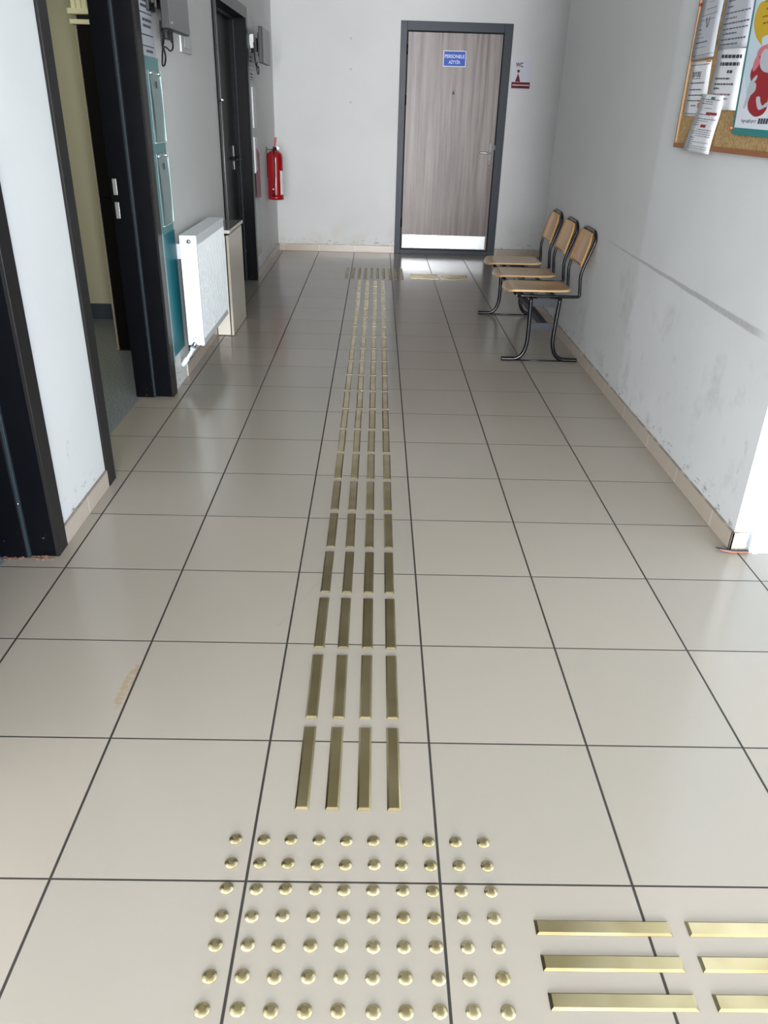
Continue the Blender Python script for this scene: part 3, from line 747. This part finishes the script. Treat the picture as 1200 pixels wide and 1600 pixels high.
# ------------------------------------------------------------------ fire extinguisher
E_ = thing('fire_extinguisher', 'red fire extinguisher with black hose hung on left wall by the far corner', 'fire extinguisher', (-.776, 7.33, .60))
cx, cy = -.776, 7.33
mb = MB(); mb.lathe([(.060, .625), (.075, .635), (.0775, .65), (.0775, .985), (.072, 1.015), (.055, 1.038), (.030, 1.050), (.020, 1.055)], (cx, cy, 0), 32)
mb.lathe([(.072, .602), (.0765, .602), (.0765, .640), (.070, .640)], (cx, cy, 0), 32); mb.build('cylinder', RED, E_)
mb = MB(); mb.lathe([(.018, 1.053), (.020, 1.075), (.014, 1.082)], (cx, cy, 0), 16)
mb.tube([(cx, cy, 1.07), (cx + .045, cy - .01, 1.075)], .008, 10); mb.build('valve', RUBBER, E_)
mb = MB(); mb.prism([(-.012 + cx, 1.082), (.010 + cx, 1.082), (.022 + cx, 1.150), (.026 + cx, 1.168), (.002 + cx, 1.165), (-.004 + cx, 1.12)], 'y', cy - .012, cy + .012); mb.build('carry_handle', RED, E_)
mb = MB(); mb.lathe([(.012, -.03), (.012, -.024)], (cx + .036, cy, 1.072), 14, axis='y'); mb.box(cx - .03, cx + .045, cy - .008, cy + .008, 1.078, 1.083, .001); mb.build('gauge', CHROME, E_)
mb = MB(); mb.tube(spline([(cx + .005, cy - .02, 1.072), (cx - .005, cy - .06, 1.065), (cx + .004, cy - .088, 1.00), (cx + .006, cy - .087, .88), (cx - .002, cy - .087, .76), (cx - .012, cy - .087, .70)], 6), .0075, 10)
mb.tube([(cx - .012, cy - .088, .70), (cx - .014, cy - .088, .635)], .011, 10); mb.build('hose', RUBBER, E_)
mb = MB(); mb.lathe([(.008, -.003), (.008, .003)], (cx - .013, cy - .100, .705), 12, axis='y'); mb.build('nozzle_clip', CHROME, E_)
mb = MB(); seg = 6
for k in range(seg):
    a0, a1 = math.radians(-48 + k * 8), math.radians(-48 + (k + 1) * 8); r0 = .0782
    mb.quad([(cx + r0 * math.cos(a0), cy + r0 * math.sin(a0), .65), (cx + r0 * math.cos(a1), cy + r0 * math.sin(a1), .65), (cx + r0 * math.cos(a1), cy + r0 * math.sin(a1), .87), (cx + r0 * math.cos(a0), cy + r0 * math.sin(a0), .87)])
mb.build('label_sticker', WHITEP, E_)
mb = MB(); mb.box(XL, XL + .004, cy - .025, cy + .025, .80, 1.08, .001); mb.box(XL + .004, cx - .018, cy - .012, cy + .012, 1.052, 1.062); mb.build('wall_bracket', RUBBER, E_)

# ------------------------------------------------------------------ cork board with papers
xb = XR - .022
CB = thing('cork_board', 'cork notice board with thin wooden frame on the right wall', 'notice board', (XR, 2.1, 1.31))
mb = MB(); mb.box(xb + .006, XR, 1.47, 2.725, 1.325, 2.235); mb.build('cork', cork(), CB)
mb = MB(); mb.box(xb - .002, XR, 1.45, 2.745, 1.308, 1.326, .003); mb.box(xb - .002, XR, 1.45, 2.745, 2.232, 2.25, .003); mb.build('frame_rail', BROWNF, CB)
mb = MB(); mb.box(xb - .002, XR, 2.726, 2.742, 1.326, 2.232, .003); mb.box(xb - .002, XR, 1.453, 1.469, 1.326, 2.232, .003); mb.build('frame_stile', FRAMEE, CB)
def sheet(name, corners, label, mtl, cat, x=xb + .004, curl=.0, extra=None, group='papers on the cork board'):
    # corners in (y,z): top-left, top-right, bottom-right, bottom-left as seen
    c = [Vector((0, a, b)) for a, b in corners]
    T = thing(name, label, cat, (x, sum(v.y for v in c) / 4, min(v.z for v in c)), group)
    def at(u, v, dx=0.0):       # u 0..1 left-right, v 0..1 bottom-top
        p_ = (c[3] * (1 - u) + c[2] * u) * (1 - v) + (c[0] * (1 - u) + c[1] * u) * v
        wav = curl * (math.sin(v * math.pi * 1.3 + .4) * .6 + (1 - v) ** 2)
        return (x - abs(wav) - dx, p_.y, p_.z)
    mb = MB(); N = 12
    F_ = [[mb.bm.verts.new(at(i / 4, j / N, .0006)) for i in range(5)] for j in range(N + 1)]
    G_ = [[mb.bm.verts.new(at(i / 4, j / N, 0)) for i in range(5)] for j in range(N + 1)]
    for j in range(N):
        for i in range(4):
            mb.bm.faces.new([F_[j][i], F_[j][i + 1], F_[j + 1][i + 1], F_[j + 1][i]]).smooth = True
            mb.bm.faces.new([G_[j][i], G_[j + 1][i], G_[j + 1][i + 1], G_[j][i + 1]]).smooth = True
    for a in (0, 4):
        for j in range(N): mb.bm.faces.new([F_[j][a], F_[j + 1][a], G_[j + 1][a], G_[j][a]])
    for j in (0, N):
        for i in range(4): mb.bm.faces.new([F_[j][i], F_[j][i + 1], G_[j][i + 1], G_[j][i]])
    mb.build('page', mtl, T)
    return T, at
def strip(mb, at, u0, u1, v, h, mi=0, dx=.0012):
    mb.quad([at(u0, v, dx), at(u1, v, dx), at(u1, v + h, dx), at(u0, v + h, dx)], mi)
def prints(T, at, rows, mtls, name='lettering', seed=1):
    rnd = random.Random(seed); mb = MB()
    for (v, u0, u1, h, mi) in rows:
        c = u0
        while c < u1:
            w = min(rnd.uniform(.05, .13), u1 - c); strip(mb, at, c, c + w, v, h, mi); c += w + .018
    mb.build(name, mtls, T)
A, at = sheet('notice_paper', [(2.714, 1.93), (2.49, 1.93), (2.468, 1.642), (2.712, 1.640)], 'top left paper on cork board with lines of text and a drawn arrow', PAPERG, 'paper', curl=.004)
prints(A, at, [(.86, .35, .7, .012, 1), (.80, .3, .75, .012, 1), (.68, .35, .6, .01, 1), (.60, .3, .75, .012, 1), (.53, .10, .85, .012, 1), (.47, .12, .75, .012, 1), (.42, .12, .22, .012, 1), (.36, .12, .26, .012, 0), (.31, .12, .30, .012, 1), (.26, .10, .40, .012, 1), (.20, .10, .62, .014, 0), (.14, .10, .6, .012, 1), (.045, .03, .98, .006, 0)], [INK, INKL], seed=2)
mb = MB(); mb.tube([at(.40, .50, .002), at(.46, .40, .002), at(.48, .38, .002), at(.52, .41, .002), at(.54, .50, .002)], .0012, 6); mb.build('drawn_mark', INK, A)
Bp, at = sheet('notice_paper', [(2.711, 1.634), (2.49, 1.632), (2.46, 1.428), (2.700, 1.432)], 'lower left paper on cork board with underlined heading DUYURU', PAPER, 'paper', x=xb + .0045)
prints(Bp, at, [(.60, .12, .80, .022, 0), (.48, .10, .70, .02, 0), (.38, .10, .80, .02, 0), (.28, .10, .80, .02, 0), (.19, .30, .55, .02, 0), (.93, .02, .95, .012, 0), (.045, .02, .98, .012, 0)], [INK], seed=3)
mb = MB()
text(mb, 'DUYURU', .36, .765, .42, .10, lambda u, v: at(u, v, .0014), bold=.03); strip(mb, at, .15, .57, .685, .012, 0); mb.build('heading', INK, Bp)
mb = MB(); strip(mb, at, .62, .80, .16, .09); strip(mb, at, .75, .98, .965, .03); mb.build('red_mark', mat('orange_print', rgb(226, 128, 104), .5), Bp)
Cp, at = sheet('notice_paper', [(2.467, 1.95), (2.19, 1.95), (2.16, 1.655), (2.440, 1.662)], 'upper middle text paper between the drawn-arrow paper and the poster', PAPERG, 'paper', curl=.004)
prints(Cp, at, [(.88, .2, .8, .016, 0), (.80, .2, .8, .014, 0), (.60, .12, .95, .017, 0), (.54, .12, .97, .017, 0), (.47, .12, .32, .017, 0), (.40, .10, .90, .014, 0), (.34, .12, .50, .014, 0), (.28, .08, .92, .017, 0), (.22, .10, .92, .014, 0), (.165, .10, .58, .017, 0), (.10, .08, .90, .017, 0), (.045, .10, .66, .017, 0)], [mat('ink_mid', rgb(92, 92, 104), .7)], seed=4)
Dp, at = sheet('notice_paper', [(2.431, 1.668), (2.165, 1.652), (2.145, 1.452), (2.440, 1.455)], 'lower middle paper with bold two-line heading left of the poster', PAPER, 'paper', x=xb + .0015, curl=.003)
prints(Dp, at, [(.84, .18, .90, .055, 0), (.72, .18, .86, .055, 0), (.60, .48, .66, .05, 0), (.50, .12, .64, .028, 0), (.41, .14, .78, .028, 0), (.34, .14, .34, .028, 0), (.24, .16, .76, .03, 1), (.17, .16, .68, .03, 1)], [INK, mat('ink_plum', rgb(140, 110, 134), .7)], seed=5)
Ep, at = sheet('notice_slip', [(2.488, 1.512), (2.262, 1.502), (2.292, 1.297), (2.583, 1.303)], 'tilted printed slip hanging over the lower edge of the cork board', PAPER, 'paper', x=xb - .005, curl=.006)
rw = []
rnd = random.Random(11)
for k in range(24):
    v = .06 + k * .037
    if .66 < v < .71: continue
    rw.append((v, rnd.choice((.10, .12, .28)), rnd.choice((.30, .6, .9)), .012, rnd.choice((0, 1, 1))))
prints(Ep, at, rw, [INK, INKL], seed=6)
mb = MB(); strip(mb, at, .42, .88, .66, .045, 0, .0016); strip(mb, at, .38, .60, .44, .05, 0, .0016); mb.build('red_label', REDP, Ep)
mb = MB(); strip(mb, at, .48, .66, .92, .045, 0, .0016); mb.build('teal_logo', TEALP, Ep)
# health poster
xp = xb - .001
PO = thing('health_poster', 'large poster with teal border, yellow speech bubble and red curved shape on cork board', 'poster', (xp, 1.9, 1.38), 'papers on the cork board')
mb = MB(); mb.prism([(2.138, 1.374), (1.61, 1.366), (1.65, 2.16), (2.208, 2.16)], 'x', xp - .001, xp + .0035); mb.build('teal_border', TEALP, PO)
xs = xp - .0016
mb = MB(); mb.prism([(2.122, 1.396), (1.62, 1.388), (1.66, 2.15), (2.196, 2.15)], 'x', xs, xp - .001); mb.build('picture_field', mat('poster_field', rgb(200, 222, 236), .35), PO)
mb = MB(); mb.prism([(2.120, 1.398), (1.63, 1.390), (1.63, 1.45), (2.08, 1.50), (2.135, 1.57)], 'x', xs - .0003, xs - .0001); mb.build('pale_lower_field', mat('poster_pale', rgb(222, 228, 240), .35), PO)
def blob(name, pts, x, mtl):
    P = [Vector((0, a, b)) for a, b in pts]; P3 = P[-2:] + P + P[:3]; out = []
    for i in range(2, 2 + len(P)):
        a, b, c, d = P3[i - 1], P3[i], P3[i + 1], P3[i + 2]
        for k in range(6):
            t = k / 6; q = 0.5 * ((2 * b) + (c - a) * t + (2 * a - 5 * b + 4 * c - d) * t * t + (3 * b - a - 3 * c + d) * t ** 3); out.append((q.y, q.z))
    mb = MB(); mb.prism(out, 'x', x, x + .0003); return mb.build(name, mtl, PO)
blob('speech_bubble', [(2.066, 1.788), (2.120, 1.782), (2.141, 1.753), (2.136, 1.721), (2.103, 1.686), (2.060, 1.662), (2.034, 1.651), (2.041, 1.664), (2.042, 1.675), (2.004, 1.680), (1.965, 1.682), (1.90, 1.70), (1.88, 1.76), (1.93, 1.80), (2.00, 1.815)], xs - .0008, YELP)
blob('red_shape', [(2.049, 1.628), (2.070, 1.590), (2.077, 1.564), (2.049, 1.531), (2.038, 1.504), (2.048, 1.477), (2.032, 1.453), (1.991, 1.437), (1.954, 1.432), (1.908, 1.440), (1.886, 1.460), (1.893, 1.485), (1.910, 1.558), (1.961, 1.604), (2.018, 1.633)], xs - .0008, REDP)
blob('pink_shape', [(2.054, 1.622), (2.047, 1.641), (2.010, 1.650), (1.965, 1.650), (1.955, 1.635), (2.001, 1.631), (2.019, 1.620)], xs - .0012, PINKP)
blob('pink_patch', [(2.053, 1.620), (2.034, 1.618), (2.021, 1.595), (2.052, 1.573), (2.068, 1.584), (2.066, 1.606)], xs - .0013, PINKP)
blob('grey_oval', [(1.983, 1.637), (2.016, 1.629), (2.020, 1.604), (2.001, 1.581), (1.964, 1.568), (1.928, 1.568), (1.928, 1.602)], xs - .0016, PAPERG)
blob('grey_patch', [(2.019, 1.561), (2.047, 1.550), (2.064, 1.534), (2.071, 1.514), (2.070, 1.498), (2.078, 1.464), (2.062, 1.459), (2.045, 1.484), (2.039, 1.497), (2.009, 1.513), (2.011, 1.533), (2.028, 1.540), (2.016, 1.549)], xs - .0014, PAPERG)
blob('grey_patch', [(1.984, 1.493), (1.959, 1.493), (1.947, 1.479), (1.923, 1.466), (1.895, 1.476), (1.874, 1.466), (1.903, 1.460), (1.940, 1.453), (1.961, 1.460), (1.981, 1.480)], xs - .0014, PAPERG)
mb = MB(); lines(mb, xs - .0012, 1.94, 2.08, (1.715, 1.735, 1.757, 1.78), .005, 0, 9); mb.build('bubble_lettering', mat('olive_print', rgb(120, 98, 20), .5), PO)
mb = MB(); text(mb, 'hsgm.saglik.gov.tr', 2.008, 1.4175, -.125, .014, lambda u, v: (xs - .0006, u, v), bold=.01)
for k in range(4): mb.box(xs - .0007, xs - .0004, 1.916 - k * .020, 1.932 - k * .020, 1.410, 1.427, .0)
mb.build('web_address', INK, PO)
mb = MB(); mb.lathe([(.004, 0), (.004, -.006), (.002, -.008)], (xp - .001, 2.140, 1.394), 10, axis='x'); mb.build('push_pin', mat('orange_pin', rgb(232, 120, 80), .4), PO)
o = MB(); o.lathe([(.005, 0), (.005, -.008), (.002, -.010)], (xb + .002, 2.716, 1.84), 10, axis='x'); o.build('push_pin', REDP, CB)

# ------------------------------------------------------------------ loose wires at the corner
WB = thing('loose_wires', 'bundle of orange, brown and grey wire ends lying at the right wall corner', 'wires', (1.58, 1.398, 0))
for nm, m_, dy, dz, x_end in (('orange_wire', ORANGE, 0, .007, 1.534), ('brown_wire', BROWNW, .006, .004, 1.540), ('grey_wire', BLUEW, -.002, .011, 1.526), ('dark_wire', RUBBER, .005, .010, 1.522)):
    pts = [(1.636, 1.388 + dy, dz), (1.60, 1.386 + dy, dz), (1.575, 1.388 + dy, dz), (1.553, 1.393 + dy, dz + .001), (x_end, 1.397 + dy * 2, dz + .004)]
    mb = MB(); mb.tube(spline(pts, 5), .0026, 8); mb.build('wire', m_, WB)

# ------------------------------------------------------------------ office cupboard seen through the open doorway
K = thing('office_cupboard', 'tall dark cupboard inside the office beyond the open doorway', 'cupboard', (-1.24, 4.0, 0))
mb = MB(); mb.box(-1.400, -1.05, 3.862, 4.40, .004, 1.785, .002); mb.build('body', CAB, K)
mb = MB(); mb.box(-1.413, -1.400, 3.850, 4.40, .004, 1.788, .001); mb.build('side_panel', mat('taupe_board', rgb(150, 142, 122), .5), K)
for a, b in ((.03, .915), (.922, 1.78)):
    mb = MB(); mb.box(-1.397, -1.055, 3.848, 3.862, a, b, .002); mb.build('door', CAB, K)
Q = thing('storage_box', 'cream ribbed box with thick rim standing on top of the dark office cupboard', 'box', (-1.25, 4.1, 1.79))
mb = MB(); mb.box(-1.43, -1.06, 3.84, 4.38, 1.789, 1.812, .003); mb.build('base', CREAM, Q)
mb = MB(); mb.box(-1.40, -1.07, 3.87, 4.36, 1.812, 1.835); mb.build('dark_gap', GAP, Q)
mb = MB(); mb.box(-1.435, -1.06, 3.835, 4.38, 1.835, 1.862, .003); mb.build('rim', CREAM, Q)
mb = MB()
for i in range(12): mb.box(-1.42 + i * .030, -1.396 + i * .030, 3.86, 4.35, 1.862, 2.20, .004)
mb.box(-1.415, -1.07, 3.87, 4.34, 1.862, 2.195); mb.build('ribbed_body', CREAM, Q)
